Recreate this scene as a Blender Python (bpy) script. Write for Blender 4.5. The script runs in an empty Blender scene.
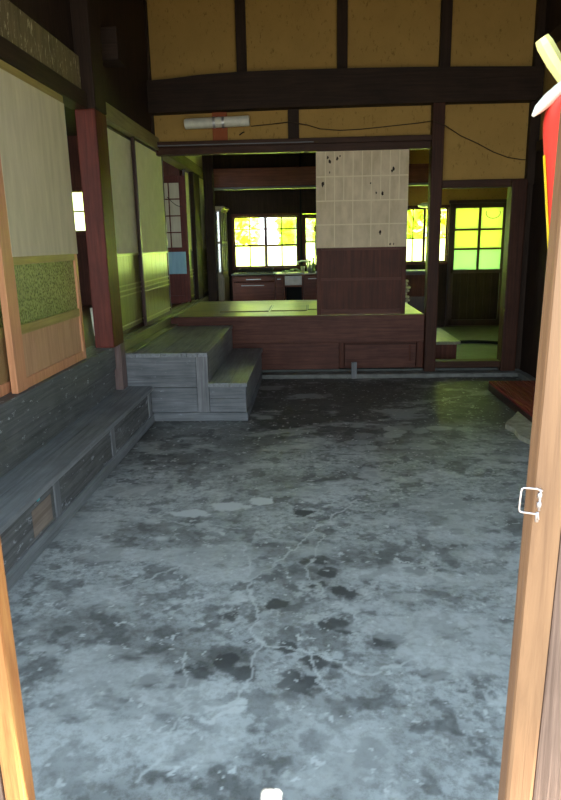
import bpy, bmesh, math, random
import numpy as np
from mathutils import Vector, Matrix
random.seed(4)
SC = bpy.context.scene
COL = SC.collection

# ------------------------------------------------------------------ helpers
def lin(r, g, b):
    f = lambda c: (c/255/12.92) if c/255 <= .04045 else ((c/255+.055)/1.055)**2.4
    return (f(r), f(g), f(b), 1)

class MB:
    def __init__(s): s.bm = bmesh.new()
    def box(s, x0, x1, y0, y1, z0, z1, bev=0.0, rot=None, piv=None):
        r = bmesh.ops.create_cube(s.bm, size=1)
        vs = r['verts']
        for v in vs:
            v.co = Vector(((x0+x1)/2+v.co.x*(x1-x0), (y0+y1)/2+v.co.y*(y1-y0), (z0+z1)/2+v.co.z*(z1-z0)))
        if bev > 0:
            es = list({e for v in vs for e in v.link_edges})
            bv = bmesh.ops.bevel(s.bm, geom=es, offset=bev, segments=2, affect='EDGES', profile=.6)
            vs = list({v for f in bv['faces'] for v in f.verts} | {v for v in vs if v.is_valid})
        if rot:
            M = Matrix.Rotation(rot[1], 4, rot[0]); p = Vector(piv or ((x0+x1)/2, (y0+y1)/2, (z0+z1)/2))
            for v in vs: v.co = M @ (v.co-p) + p
        return s
    def prism(s, pts, axis, a, b):          # polygon in the plane normal to axis, extruded a..b
        def mk(u, v, w):
            return {'x': (w, u, v), 'y': (u, w, v), 'z': (u, v, w)}[axis]
        A = [s.bm.verts.new(mk(u, v, a)) for u, v in pts]
        B = [s.bm.verts.new(mk(u, v, b)) for u, v in pts]
        n = len(pts)
        s.bm.faces.new(A); s.bm.faces.new(B[::-1])
        for i in range(n): s.bm.faces.new((A[i], B[i], B[(i+1) % n], A[(i+1) % n]))
        return s
    def tube(s, pts, r, seg=8, caps=True, flat=None):
        pts = [Vector(p) for p in pts]; rings = []
        up = None
        for i, p in enumerate(pts):
            t = (pts[min(i+1, len(pts)-1)]-pts[max(i-1, 0)]).normalized()
            if up is None:
                up = Vector((0, 0, 1)) if abs(t.z) < .9 else Vector((0, 1, 0))
            u = (up-t*up.dot(t)).normalized(); w = t.cross(u); up = u
            rr = r[i] if isinstance(r, (list, tuple)) else r
            k = flat or 1
            rings.append([s.bm.verts.new(p+u*math.cos(2*math.pi*j/seg)*rr*k+w*math.sin(2*math.pi*j/seg)*rr) for j in range(seg)])
        for a, b in zip(rings, rings[1:]):
            for j in range(seg): s.bm.faces.new((a[j], a[(j+1) % seg], b[(j+1) % seg], b[j]))
        if caps: s.bm.faces.new(rings[0][::-1]); s.bm.faces.new(rings[-1])
        return s
    def lathe(s, prof, cx, cy, seg=28):     # profile of (r, z)
        rings = []
        for r, z in prof:
            if r < 1e-5: rings.append([s.bm.verts.new((cx, cy, z))])
            else: rings.append([s.bm.verts.new((cx+r*math.cos(2*math.pi*j/seg), cy+r*math.sin(2*math.pi*j/seg), z)) for j in range(seg)])
        for a, b in zip(rings, rings[1:]):
            for j in range(seg):
                k = (j+1) % seg
                if len(a) == 1: s.bm.faces.new((a[0], b[j], b[k]))
                elif len(b) == 1: s.bm.faces.new((a[j], a[k], b[0]))
                else: s.bm.faces.new((a[j], a[k], b[k], b[j]))
        return s
    def build(s, name, mat, parent=None, smooth=False, tilt=None):
        bmesh.ops.recalc_face_normals(s.bm, faces=s.bm.faces[:])
        if tilt: bmesh.ops.transform(s.bm, matrix=tilt, verts=s.bm.verts[:])
        me = bpy.data.meshes.new(name)
        if parent is not None:               # meshes are written in place, then moved into the thing's own frame
            root = parent
            while root.parent: root = root.parent
            bmesh.ops.translate(s.bm, verts=s.bm.verts[:], vec=-Vector(root.location))
        s.bm.to_mesh(me); s.bm.free()
        if smooth:
            me.polygons.foreach_set('use_smooth', [True]*len(me.polygons))
        o = bpy.data.objects.new(name, me); COL.objects.link(o)
        if mat: me.materials.append(mat)
        if parent is not None: o.parent = parent
        return o

def tag(o, label=None, cat=None, group=None, kind=None):
    for k, v in (('label', label), ('category', cat), ('group', group), ('kind', kind)):
        if v: o[k] = v
    return o
def thing(name, label, cat, loc, group=None, kind=None):
    o = bpy.data.objects.new(name, None); COL.objects.link(o); o.location = loc
    o.empty_display_size = .1
    return tag(o, label, cat, group, kind)
def struct(name, mb, mat, parent=None, **k):
    o = mb.build(name, mat, parent, **k)
    if parent is None: o['kind'] = 'structure'
    return o
def dup(root, loc, label):
    r = root.copy(); COL.objects.link(r); r.location = loc; r['label'] = label
    for ch in list(root.children):
        c = ch.copy(); COL.objects.link(c); c.parent = r
        for g in list(ch.children):
            d = g.copy(); COL.objects.link(d); d.parent = c
    return r

# ------------------------------------------------------------------ materials
class N:
    def __init__(s, name):
        s.m = bpy.data.materials.new(name); s.m.use_nodes = True
        s.t = s.m.node_tree; s.t.nodes.clear()
        s.out = s.t.nodes.new('ShaderNodeOutputMaterial')
    def n(s, typ, **k):
        o = s.t.nodes.new('ShaderNode'+typ)
        for a, b in k.items(): setattr(o, a, b)
        return o
    def l(s, a, b): s.t.links.new(a, b)
    def coord(s, scale, loc=(0, 0, 0)):
        tc = s.n('TexCoord'); mp = s.n('Mapping')
        mp.inputs['Scale'].default_value = scale; mp.inputs['Location'].default_value = loc
        s.l(tc.outputs['Object'], mp.inputs['Vector']); return mp.outputs[0]
    def noise(s, vec, scale=1, detail=5, rough=.6, dist=0):
        o = s.n('TexNoise'); o.inputs['Scale'].default_value = scale; o.inputs['Detail'].default_value = detail
        o.inputs['Roughness'].default_value = rough; o.inputs['Distortion'].default_value = dist
        s.l(vec, o.inputs['Vector']); return o.outputs['Fac']
    def ramp(s, fac, stops):
        o = s.n('ValToRGB'); e = o.color_ramp.elements
        e[0].position, e[0].color = stops[0]; e[1].position, e[1].color = stops[-1]
        for p, c in stops[1:-1]:
            x = e.new(p); x.color = c
        s.l(fac, o.inputs[0]); return o.outputs[0]
    def mix(s, fac, a, b, mode='MIX'):
        o = s.n('Mix', data_type='RGBA', blend_type=mode)
        for sock, v in ((o.inputs[0], fac), (o.inputs[6], a), (o.inputs[7], b)):
            if hasattr(v, 'links') or isinstance(v, bpy.types.NodeSocket): s.l(v, sock)
            else: sock.default_value = v
        return o.outputs[2]
    def math(s, op, a, b=0.0):
        o = s.n('Math', operation=op)
        for sock, v in ((o.inputs[0], a), (o.inputs[1], b)):
            if isinstance(v, bpy.types.NodeSocket): s.l(v, sock)
            else: sock.default_value = v
        return o.outputs[0]
    def bsdf(s, col, rough=.6, spec=.5, metal=0, bump=None, bstr=.2, bdist=.01):
        p = s.n('BsdfPrincipled')
        for sock, v in ((p.inputs['Base Color'], col), (p.inputs['Roughness'], rough)):
            if isinstance(v, bpy.types.NodeSocket): s.l(v, sock)
            else: sock.default_value = v
        p.inputs['Metallic'].default_value = metal; p.inputs['Specular IOR Level'].default_value = spec
        if bump is not None:
            b = s.n('Bump'); b.inputs['Strength'].default_value = bstr; b.inputs['Distance'].default_value = bdist
            s.l(bump, b.inputs['Height']); s.l(b.outputs[0], p.inputs['Normal'])
        s.l(p.outputs[0], s.out.inputs[0]); return s.m

def wood(name, c1, c2, axis='z', rough=.6, spec=.4, fine=40, along=2.0, blotch=.35, bstr=.25, flecks=None):
    m = N(name)
    sc = [fine]*3; sc['xyz'.index(axis)] = along
    v = m.coord(sc)
    g = m.noise(v, 1, 6, .65, .6)
    col = m.ramp(g, [(.3, c1), (.7, c2)])
    big = m.noise(m.coord((1.6,)*3, (3, 1, 7)), 2, 4, .6)
    dark = tuple(c*.45 for c in c1[:3])+(1,)
    col = m.mix(m.ramp(big, [(.35, (blotch,)*3+(1,)), (.62, (0, 0, 0, 1))]), col, dark)
    if flecks:
        k = [9]*3; k['xyz'.index(axis)] = 3.0
        fl = m.noise(m.coord(k, (5, 2, 9)), 3.2, 7, .75)
        col = m.mix(m.ramp(fl, [(flecks[1], (0, 0, 0, 1)), (flecks[1]+.05, (flecks[2],)*3+(1,))]), col, flecks[0])
    return m.bsdf(col, rough, spec, bump=g, bstr=bstr, bdist=.006)

def plain(name, col, rough=.5, spec=.4, metal=0, var=.12, scale=14):
    m = N(name)
    f = m.noise(m.coord((scale,)*3), 1, 5, .6)
    lo = tuple(c*(1-var) for c in col[:3])+(1,); hi = tuple(min(1, c*(1+var)) for c in col[:3])+(1,)
    return m.bsdf(m.ramp(f, [(.3, lo), (.7, hi)]), rough, spec, metal)

def plaster(name, c, cd):
    m = N(name)
    a = m.noise(m.coord((1, 1, 1)), 3, 5, .6)
    col = m.ramp(a, [(.3, tuple(x*.86 for x in c[:3])+(1,)), (.7, c)])
    straw = m.noise(m.coord((22, 22, 12)), 1.3, 4, .75)
    col = m.mix(m.ramp(straw, [(.58, (0, 0, 0, 1)), (.68, (.9,)*3+(1,))]), col, tuple(x*.55 for x in c[:3])+(1,))
    pits = m.noise(m.coord((9, 9, 6), (4, 4, 1)), 2.4, 6, .75)
    col = m.mix(m.ramp(pits, [(.68, (0, 0, 0, 1)), (.72, (.75,)*3+(1,))]), col, tuple(x*.3 for x in c[:3])+(1,))
    return m.bsdf(col, .95, .1, bump=straw, bstr=.3, bdist=.004)

def paper(name, c, c2, rough=.8, spec=.15, trans=.0, streak=(7, 7, 1.2)):
    m = N(name)
    f = m.noise(m.coord(streak), 2.2, 5, .6)
    col = m.ramp(f, [(.3, c2), (.68, c)])
    if trans <= 0: return m.bsdf(col, rough, spec)
    d = m.n('BsdfDiffuse'); t = m.n('BsdfTranslucent'); x = m.n('MixShader'); x.inputs[0].default_value = trans
    m.l(col, d.inputs[0]); m.l(col, t.inputs[0]); m.l(d.outputs[0], x.inputs[1]); m.l(t.outputs[0], x.inputs[2])
    m.l(x.outputs[0], m.out.inputs[0]); return m.m

def glass(name, tint, frost=0.0, refl=.08, rough=.05):
    m = N(name)
    tr = m.n('BsdfTransparent'); tr.inputs[0].default_value = tint
    tl = m.n('BsdfTranslucent'); tl.inputs[0].default_value = tint
    gl = m.n('BsdfGlossy'); gl.inputs['Roughness'].default_value = rough
    a = m.n('MixShader'); a.inputs[0].default_value = frost
    m.l(tr.outputs[0], a.inputs[1]); m.l(tl.outputs[0], a.inputs[2])
    b = m.n('MixShader'); b.inputs[0].default_value = refl
    m.l(a.outputs[0], b.inputs[1]); m.l(gl.outputs[0], b.inputs[2])
    m.l(b.outputs[0], m.out.inputs[0]); return m.m

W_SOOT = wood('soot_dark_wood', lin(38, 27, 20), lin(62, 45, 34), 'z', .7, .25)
W_SOOTX = wood('soot_dark_beam', lin(36, 26, 20), lin(62, 45, 34), 'x', .7, .25)
W_SOOTY = wood('soot_dark_beam_deep', lin(44, 34, 26), lin(70, 54, 40), 'y', .6, .3)
W_DARK = wood('dark_red_brown', lin(52, 29, 20), lin(80, 48, 34), 'z', .5, .18)
W_DARKX = wood('dark_red_brown_across', lin(56, 35, 25), lin(82, 55, 41), 'x', .5, .18)
W_RED = wood('red_brown_post', lin(72, 28, 20), lin(104, 48, 36), 'z', .5, .18)
W_BROWN = wood('brown_board', lin(70, 36, 25), lin(104, 58, 42), 'z', .5, .2)
W_BROWNX = wood('brown_board_across', lin(80, 46, 38), lin(118, 75, 62), 'x', .5, .2)
W_GREYX = wood('grey_weathered_across', lin(92, 96, 100), lin(140, 142, 146), 'x', .6, .35, flecks=(lin(175, 180, 188), .62, .5))
W_GREYY = wood('grey_weathered_deep', lin(108, 111, 113), lin(156, 159, 162), 'y', .45, .45, flecks=(lin(180, 186, 190), .66, .4))
W_GREYZ = wood('grey_weathered_up', lin(96, 98, 102), lin(150, 150, 152), 'z', .6, .35)
W_FRONT = wood('bench_front_board', lin(76, 76, 76), lin(128, 128, 128), 'y', .7, .3, flecks=(lin(185, 190, 195), .58, .6))
W_SILL = wood('sill_beam', lin(76, 78, 78), lin(122, 124, 124), 'y', .55, .4, flecks=(lin(190, 196, 200), .6, .85))
W_SCR = wood('scratched_board', lin(104, 92, 62), lin(146, 130, 92), 'z', .7, .3, flecks=(lin(225, 212, 172), .565, .8))
W_FLOORB = wood('raised_floor_board', lin(168, 156, 98), lin(212, 198, 134), 'x', .40, .6, fine=30)
W_NEW = wood('new_pale_wood', lin(106, 76, 54), lin(136, 102, 74), 'z', .5, .4, fine=60, along=3, blotch=.12)
W_WEATH = wood('weathered_door_board', lin(84, 66, 58), lin(134, 110, 98), 'z', .75, .25, fine=90, along=2, blotch=.3, bstr=.6)
W_ORANGE = wood('orange_pine', lin(196, 132, 92), lin(226, 164, 122), 'z', .45, .4, blotch=.1)
W_PINE = wood('pine_panel', lin(188, 142, 106), lin(214, 168, 130), 'z', .5, .35, blotch=.1)
W_OLIVE = wood('olive_rail', lin(150, 130, 72), lin(182, 162, 96), 'y', .5, .4, blotch=.1)
W_FUSL = wood('sliding_door_lower_board', lin(112, 106, 56), lin(156, 148, 84), 'z', .28, .6, fine=28, blotch=.2)
W_FUSR = wood('sliding_door_rail', lin(170, 162, 106), lin(200, 192, 130), 'y', .3, .5, blotch=.05)
W_STILE = wood('dark_lacquer_stile', lin(46, 26, 22), lin(72, 42, 36), 'z', .35, .5)
W_MAT = wood('red_duckboard', lin(118, 38, 34), lin(160, 64, 56), 'y', .6, .3)
W_STEP = wood('pale_step_board', lin(110, 106, 84), lin(144, 138, 110), 'y', .4, .5)
PLASTER = plaster('ochre_earth_plaster', lin(180, 146, 84), lin(208, 174, 112))
PAPER_S = paper('patched_screen_paper', lin(232, 214, 182), lin(206, 188, 154), streak=(5, 5, 2))
PAPER_L = paper('pale_door_paper', lin(240, 230, 196), lin(222, 212, 176), trans=.2)
PAPER_F = paper('cream_sliding_paper', lin(246, 240, 206), lin(232, 226, 190), streak=(3, 3, 3))
PAPER_G = paper('lattice_paper', lin(200, 196, 176), lin(180, 176, 152))
PAPER_B = paper('pale_blue_sheet', lin(150, 190, 205), lin(130, 172, 190))
CANE = N('woven_cane'); 
_v = CANE.coord((1, 1, 1)); _w = CANE.n('TexWave'); _w.inputs['Scale'].default_value = 60; _w.bands_direction = 'Z'; CANE.l(_v, _w.inputs[0])
_w2 = CANE.n('TexWave'); _w2.inputs['Scale'].default_value = 60; _w2.bands_direction = 'Y'; CANE.l(_v, _w2.inputs[0])
_f = CANE.math('MULTIPLY', _w.outputs['Fac'], _w2.outputs['Fac'])
CANE = CANE.bsdf(CANE.ramp(_f, [(.1, lin(150, 118, 76)), (.7, lin(196, 166, 116))]), .7, .3, bump=_f, bstr=.4)
G_CLEAR = glass('clear_glass', (.96, .98, .95, 1))
G_FROST = glass('frosted_glass', (.96, .98, .88, 1), .85)
G_FROST2 = glass('blue_green_frosted_glass', (.30, .40, .31, 1), 1.0, .06, .5)
G_FROST3 = glass('yellow_green_frosted_glass', (.40, .42, .20, 1), 1.0, .06, .5)
G_SIDE = glass('added_side_frosted_glass', (.16, .17, .10, 1), 1.0)
_m = N('figured_green_glass'); _n = _m.n('TexVoronoi'); _n.inputs['Scale'].default_value = 1; _m.l(_m.coord((70, 70, 70)), _n.inputs['Vector'])
GLASS_FIG = _m.bsdf(_m.ramp(_n.outputs['Distance'], [(.1, lin(96, 108, 46)), (.7, lin(164, 174, 96))]), .22, .8, bump=_n.outputs['Distance'], bstr=.9, bdist=.02)
METAL = plain('dull_steel', (.5, .5, .5, 1), .35, .5, .9)
ZINC = plain('zinc_wire', (.5, .44, .44, 1), .35, .5, .6)
STEELD = plain('stained_steel', (.32, .32, .3, 1), .4, .5, .6)
WHITE = plain('off_white_enamel', lin(225, 222, 205), .4, .5)
RED = plain('red_enamel', lin(238, 66, 56), .3, .5, var=.04)
YELLOW = plain('yellow_label', lin(240, 205, 40), .5, .4, var=.03)
LEVERY = plain('pale_yellow_lever', lin(236, 232, 150), .4, .5, var=.04)
LEVERW = plain('pale_grey_lever', lin(222, 226, 214), .35, .5, var=.05)
BLACK = plain('black_rubber', lin(20, 20, 20), .6, .3)
ORNG = plain('orange_board', lin(150, 78, 40), .6, .3)
CABLE = plain('brown_cable', lin(60, 44, 26), .6, .3)
CLOTH = plain('green_cloth', lin(150, 168, 120), .9, .1)
CONC = plain('curb_concrete', lin(118, 118, 114), .85, .2, var=.35, scale=9)
STONE = plain('grey_green_stone', lin(165, 162, 142), .85, .2, var=.35, scale=12)
FLOORG = plain('passage_concrete', lin(78, 82, 78), .5, .4, var=.3, scale=5)
ROOFM = plain('dark_ceiling_boards', lin(50, 40, 32), .8, .2, var=.3)
GROUND = plain('dark_gravel', lin(72, 68, 60), .95, .1, var=.2, scale=6)
LEAF = paper('sunlit_leaves', lin(236, 240, 130), lin(190, 214, 80), trans=.45, streak=(3, 3, 3))
BARK = plain('bark', lin(90, 70, 52), .9, .1)
LAWN = plain('grass_green', lin(160, 184, 80), .9, .1, var=.3, scale=3)

# ------------------------------------------------------------------ the hall floor: worn concrete
def vn(x, y, seed):
    xi = np.floor(x).astype(np.int64); yi = np.floor(y).astype(np.int64); fx = x-xi; fy = y-yi
    fx = fx*fx*(3-2*fx); fy = fy*fy*(3-2*fy)
    def h(a, b):
        k = (a*374761393+b*668265263+seed*1274126177) & 0xffffffff
        k = ((k ^ (k >> 13))*1274126177) & 0xffffffff
        return ((k ^ (k >> 16)) & 0xffff)/65535.0
    return (h(xi, yi)*(1-fx)+h(xi+1, yi)*fx)*(1-fy)+(h(xi, yi+1)*(1-fx)+h(xi+1, yi+1)*fx)*fy
def fbm(x, y, s, seed, o=5, g=.55):
    t = 0; a = 1; n = 0
    for i in range(o):
        t = t+a*vn(x*s, y*s, seed+i); n += a; a *= g; s *= 2.03
    return t/n
def sm(x, a, b):
    t = np.clip((x-a)/(b-a), 0, 1); return t*t*(3-2*t)

X0, X1, Y0, Y1 = -1.7, 2.4, .9, 7.32
nx, ny = 560, 860
xs = np.linspace(X0, X1, nx); ys = Y0+(Y1-Y0)*np.linspace(0, 1, ny)**1.25
gx, gy = np.meshgrid(xs, ys)
dx = gx+.10*(fbm(gx, gy, 5, 11)-.5)+.05*(fbm(gx, gy, 22, 12, 3)-.5); dy = gy+.14*(fbm(gx, gy, 5, 21)-.5)+.05*(fbm(gx, gy, 22, 22, 3)-.5)
pale = np.zeros_like(gx); dark = np.zeros_like(gx)
def seg(a, b, w, amt, tgt):
    ax, ay = a; bx, by = b; L2 = (bx-ax)**2+(by-ay)**2
    t = np.clip(((dx-ax)*(bx-ax)+(dy-ay)*(by-ay))/L2, 0, 1)
    d = np.hypot(dx-ax-t*(bx-ax), dy-ay-t*(by-ay))
    np.maximum(tgt, amt*(1-sm(d, w*.4, w)), out=tgt)
def blob(c, rx, ry, amt, tgt, soft=.5, ns=14, na=.7, sd=5):
    d = np.hypot((gx-c[0])/rx, (gy-c[1])/ry)+na*(fbm(gx, gy, ns, sd)-.5)
    np.maximum(tgt, amt*(1-sm(d, 1-soft, 1)), out=tgt)
# hairline cracks
for pts in ([(-.62, 1.89), (-.45, 1.85), (-.32, 1.75)], [(-.32, 1.75), (-.27, 1.82), (-.24, 1.98), (-.2, 2.2), (-.28, 2.64), (-.36, 3.0)],
            [(-.28, 2.64), (-.05, 3.05), (.13, 3.36), (.3, 3.6)], [(.02, 2.1), (.2, 2.0), (.42, 2.1), (.6, 2.02)], [(-.2, 2.2), (.02, 2.1), (.05, 1.9)],
            [(-.9, 2.6), (-.6, 2.75), (-.28, 2.64)], [(-.5, 1.5), (-.42, 1.85), (-.5, 2.1)], [(.05, 2.5), (-.04, 2.8), (.05, 3.1)], [(-1.2, 3.5), (-.8, 3.3), (-.4, 3.2)]):
    for a, b in zip(pts, pts[1:]): seg(a, b, .0085, .6, pale)
seg((-.36, 1.83), (-.24, 1.83), .022, .8, pale); seg((-.33, 1.75), (-.25, 1.8), .02, .8, pale)
# pale scuffs and lime stains
for c, rx, ry, a in (((.24, 2.44), .2, .06, .55), ((.42, 2.5), .14, .05, .5), ((.02, 2.95), .22, .12, .4), ((-.45, 2.95), .3, .1, .4), ((-.3, 1.85), .5, .2, .2),
                     ((.1, 1.62), .35, .2, .35), ((-.8, 1.6), .25, .2, .3), ((.75, 2.2), .25, .12, .3), ((-.8, 3.07), .06, .05, .8), ((-.9, 3.29), .05, .05, .6),
                     ((-.75, 3.2), .1, .05, .5), ((-.95, 2.5), .3, .12, .3), ((.8, 2.9), .3, .1, .35)):
    blob(c, rx, ry, a, pale, .8, 9, 1.3, 31)
# chips where the screed has lifted
for c, rx, ry in (((-.7, 3.39), .1, .045), ((-.49, 3.49), .095, .06), ((-.3, 3.57), .06, .05)):
    blob(c, rx*1.3, ry*1.3, .95, pale, .25, 22, 1.1, 3)
for i in range(26):
    blob((random.uniform(.35, 1.35), random.uniform(4.55, 5.15)), random.uniform(.05, .12), random.uniform(.04, .09), random.uniform(.2, .5), pale, .3, 12, .8, 60+i)
# flecks
fl = fbm(gx, gy, 34, 77, 3, .6); pale = np.maximum(pale, sm(fl, .73, .79)*.8)
f2 = fbm(gx, gy, 9, 177, 5, .75); lim = fbm(gx*.8, gy*1.3, 2.2, 178, 3); pale = np.maximum(pale, sm(f2, .56, .66)*.55*sm(lim, .45, .6)*(1-.7*sm(gy, 3.6, 4.6)))
st = fbm(gx*.6, gy*1.2, 4, 91, 6, .62); pale = np.maximum(pale, sm(st, .54, .66)*.4)
# dark stains
for c, rx, ry in (((-.31, 2.06), .05, .07), ((-.42, 1.98), .07, .06), ((-.25, 2.0), .04, .05), ((.04, 2.83), .08, .05), ((.08, 2.72), .05, .05), ((-.05, 1.95), .09, .06),
                  ((.1, 2.3), .07, .06), ((.3, 2.2), .08, .05), ((-.35, 2.35), .05, .04), ((-.15, 2.45), .06, .04), ((.42, 2.0), .07, .05), ((-.1, 2.15), .05, .05), ((.02, 2.05), .06, .05),
                  ((-.6, 1.95), .05, .04), ((-.05, 3.4), .05, .05), ((.5, 2.75), .08, .05), ((.15, 2.55), .06, .05), ((0.0, 2.62), .05, .04)):
    blob(c, rx*1.15, ry*1.15, .85, dark, .35, 24, 1.6, 41)
sp = fbm(gx, gy, 12, 101, 4); dark = np.maximum(dark, sm(sp, .56, .64)*.5)
# old soot and damp towards the hearth at the back
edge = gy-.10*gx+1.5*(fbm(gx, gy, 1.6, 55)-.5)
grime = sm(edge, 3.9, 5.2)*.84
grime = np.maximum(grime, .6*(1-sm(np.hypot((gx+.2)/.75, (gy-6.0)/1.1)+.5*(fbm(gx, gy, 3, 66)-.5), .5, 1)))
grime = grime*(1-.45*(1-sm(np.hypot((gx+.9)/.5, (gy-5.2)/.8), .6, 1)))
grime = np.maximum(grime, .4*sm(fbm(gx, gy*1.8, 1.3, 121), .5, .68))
me = bpy.data.meshes.new('floor')
idx = np.arange(nx*ny).reshape(ny, nx)
quads = np.stack([idx[:-1, :-1], idx[:-1, 1:], idx[1:, 1:], idx[1:, :-1]], -1).reshape(-1, 4)
hz = .006*(fbm(gx, gy, 1.5, 8)-.5)-.003
co = np.stack([gx, gy, hz], -1).reshape(-1, 3)
me.vertices.add(nx*ny); me.vertices.foreach_set('co', co.ravel())
me.loops.add(quads.size); me.loops.foreach_set('vertex_index', quads.ravel().astype(np.int32))
me.polygons.add(len(quads)); me.polygons.foreach_set('loop_start', np.arange(0, quads.size, 4, dtype=np.int32))
me.update(calc_edges=True); me.polygons.foreach_set('use_smooth', [True]*len(me.polygons))
at = me.color_attributes.new('wear', 'FLOAT_COLOR', 'POINT')
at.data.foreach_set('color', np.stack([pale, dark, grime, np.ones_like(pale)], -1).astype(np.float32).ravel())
fo = bpy.data.objects.new('floor', me); COL.objects.link(fo); fo['kind'] = 'structure'
m = N('worn_concrete')
at = m.n('Attribute'); at.attribute_name = 'wear'; sp = m.n('SeparateColor'); m.l(at.outputs['Color'], sp.inputs[0])
a = m.noise(m.coord((1, 1, 1)), 2.2, 8, .68, .4)
b = m.noise(m.coord((1, 1, 1), (7, 3, 0)), 26, 6, .7)
col = m.ramp(a, [(.3, (.26, .27, .265, 1)), (.5, (.40, .42, .42, 1)), (.72, (.54, .57, .57, 1))])
col = m.mix(m.ramp(b, [(.38, (.7,)*3+(1,)), (.56, (0, 0, 0, 1))]), col, (.17, .17, .16, 1))
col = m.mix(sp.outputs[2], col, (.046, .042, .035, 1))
col = m.mix(sp.outputs[1], col, (.045, .045, .045, 1))
col = m.mix(sp.outputs[0], col, (.6, .62, .61, 1))
rg = m.ramp(b, [(.3, (.42,)*3+(1,)), (.7, (.62,)*3+(1,))])
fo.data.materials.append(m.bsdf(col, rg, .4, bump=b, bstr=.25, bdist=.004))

# ------------------------------------------------------------------ shell
YB = 7.3
struct('floor.001', MB().box(-1.6, 3.3, YB, 10.95, -.1, .06), FLOORG)
# ground outside
g = MB(); g.box(-14, 14, -14, .86, -.25, -.03); struct('ground', g, GROUND)
g = MB(); g.box(-14, 14, 11.1, 40, -.3, -.06); struct('ground.001', g, LAWN)
g = MB(); g.box(-14, -4.2, .86, 11.1, -.3, -.06); g.box(3.45, 14, .86, 11.1, -.3, -.06); g.box(-4.2, -1.8, 9.2, 11.1, -.3, -.06); struct('ground.002', g, LAWN)
# left side: dark wall above the door head
w = MB(); w.box(-1.80, -1.68, 5.33, YB, 2.66, 4.3); w.box(-1.80, -1.70, .9, 5.05, 2.84, 4.3)
w.box(-1.80, -1.70, .9, 1.55, .33, 2.84)
struct('wall_left', w, W_SOOT)
w = MB(); w.box(2.38, 2.5, .9, YB, 0, 2.42); struct('wall_right', w, W_SOOT)
w = MB(); w.box(2.40, 2.5, .9, YB, 2.42, 3.36); struct('wall_right.001', w, PLASTER)
w = MB(); w.box(2.38, 2.5, .9, YB, 3.36, 4.3); struct('wall_right.002', w, W_SOOT)
w = MB(); w.box(2.34, 2.38, .95, YB-.15, 2.36, 2.46, .006); w.box(2.34, 2.38, .95, YB-.15, 3.3, 3.42, .006); struct('trim_1', w, W_SOOTY)
SUN = Vector((-.45, .06, -.87)).normalized()
hx, hy, hr = -.118-4.31*SUN.x/-SUN.z, 1.462-4.31*SUN.y/-SUN.z, .024      # hole added in the unseen roof boards to let one fleck of sun through
w = MB(); w.box(-3.2, hx-hr, .6, 7.5, 4.3, 4.32); w.box(hx+hr, 2.8, .6, 7.5, 4.3, 4.32); w.box(hx-hr, hx+hr, .6, hy-hr, 4.3, 4.32); w.box(hx-hr, hx+hr, hy+hr, 7.5, 4.3, 4.32)
struct('ceiling', w, ROOFM)
# back wall
w = MB()
w.box(-1.68, 2.5, YB+.03, YB+.12, 3.12, 4.3); w.box(-1.68, 2.5, YB+.03, YB+.12, 2.55, 2.92); w.box(1.41, 2.30, YB+.03, YB+.12, 2.08, 2.55)
struct('wall_back', w, PLASTER)
w = MB()                                   # main beam, a trunk with a wavering top edge
top = [(-1.72, 3.155), (-1.45, 3.17), (-1.1, 3.2), (-.7, 3.215), (-.2, 3.218), (.4, 3.215), (1.0, 3.208), (1.6, 3.195), (2.38, 3.175)]
bot = [(2.38, 2.862), (1.4, 2.868), (.4, 2.866), (-.4, 2.862), (-1.2, 2.852), (-1.72, 2.842)]
w.prism(top+bot, 'y', YB-.12, YB+.1); struct('trim_2', w, W_SOOTX)
w = MB()
for xa, xb in ((-.746, -.642), (.297, .405), (1.347, 1.458)): w.box(xa, xb, YB-.03, YB+.06, 3.19, 4.3, .004)
w.box(-.221, -.104, YB-.02, YB+.06, 2.56, 2.88, .004); w.box(2.30, 2.42, YB-.05, YB+.08, 2.05, 4.3, .004); w.box(-1.72, -1.66, YB-.04, YB+.08, 2.45, 4.3, .004)
struct('trim_3', w, W_SOOT)
w = MB(); w.box(-1.68, 1.30, YB-.06, YB+.1, 2.512, 2.568, .006); w.box(-1.68, 1.30, YB-.02, YB+.1, 2.44, 2.515, .004); struct('trim_4', w, W_DARKX)
w = MB(); w.box(-1.66, .05, YB-.068, YB-.055, 2.522, 2.532); struct('trim_22', w, W_GREYX)
w = MB(); w.box(1.287, 1.412, YB-.09, YB+.06, 0.02, 2.88, .008); struct('trim_5', w, W_DARK)
w = MB(); w.box(1.41, 2.30, YB-.04, YB+.1, 2.03, 2.11, .005); w.box(1.41, 2.16, YB-.05, YB+.1, .075, .15, .005); struct('trim_6', w, W_DARKX)
w = MB(); w.box(2.14, 2.30, YB-.10, YB+.08, .02, 2.1, .01); struct('trim_7', w, W_DARK)
w = MB()
for i in range(3): w.box(2.30+.028*i, 2.327+.028*i, YB-.02, YB+.04, .05, 2.1, .002)
struct('wall_back.001', w, W_SOOT)
w = MB(); w.box(-.56, 2.40, YB-.2, YB-.02, -.02, .042, .012); w.box(2.30, 2.40, 5.2, YB-.2, -.02, .05, .012); struct('baseboard_back', w, CONC)
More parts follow.
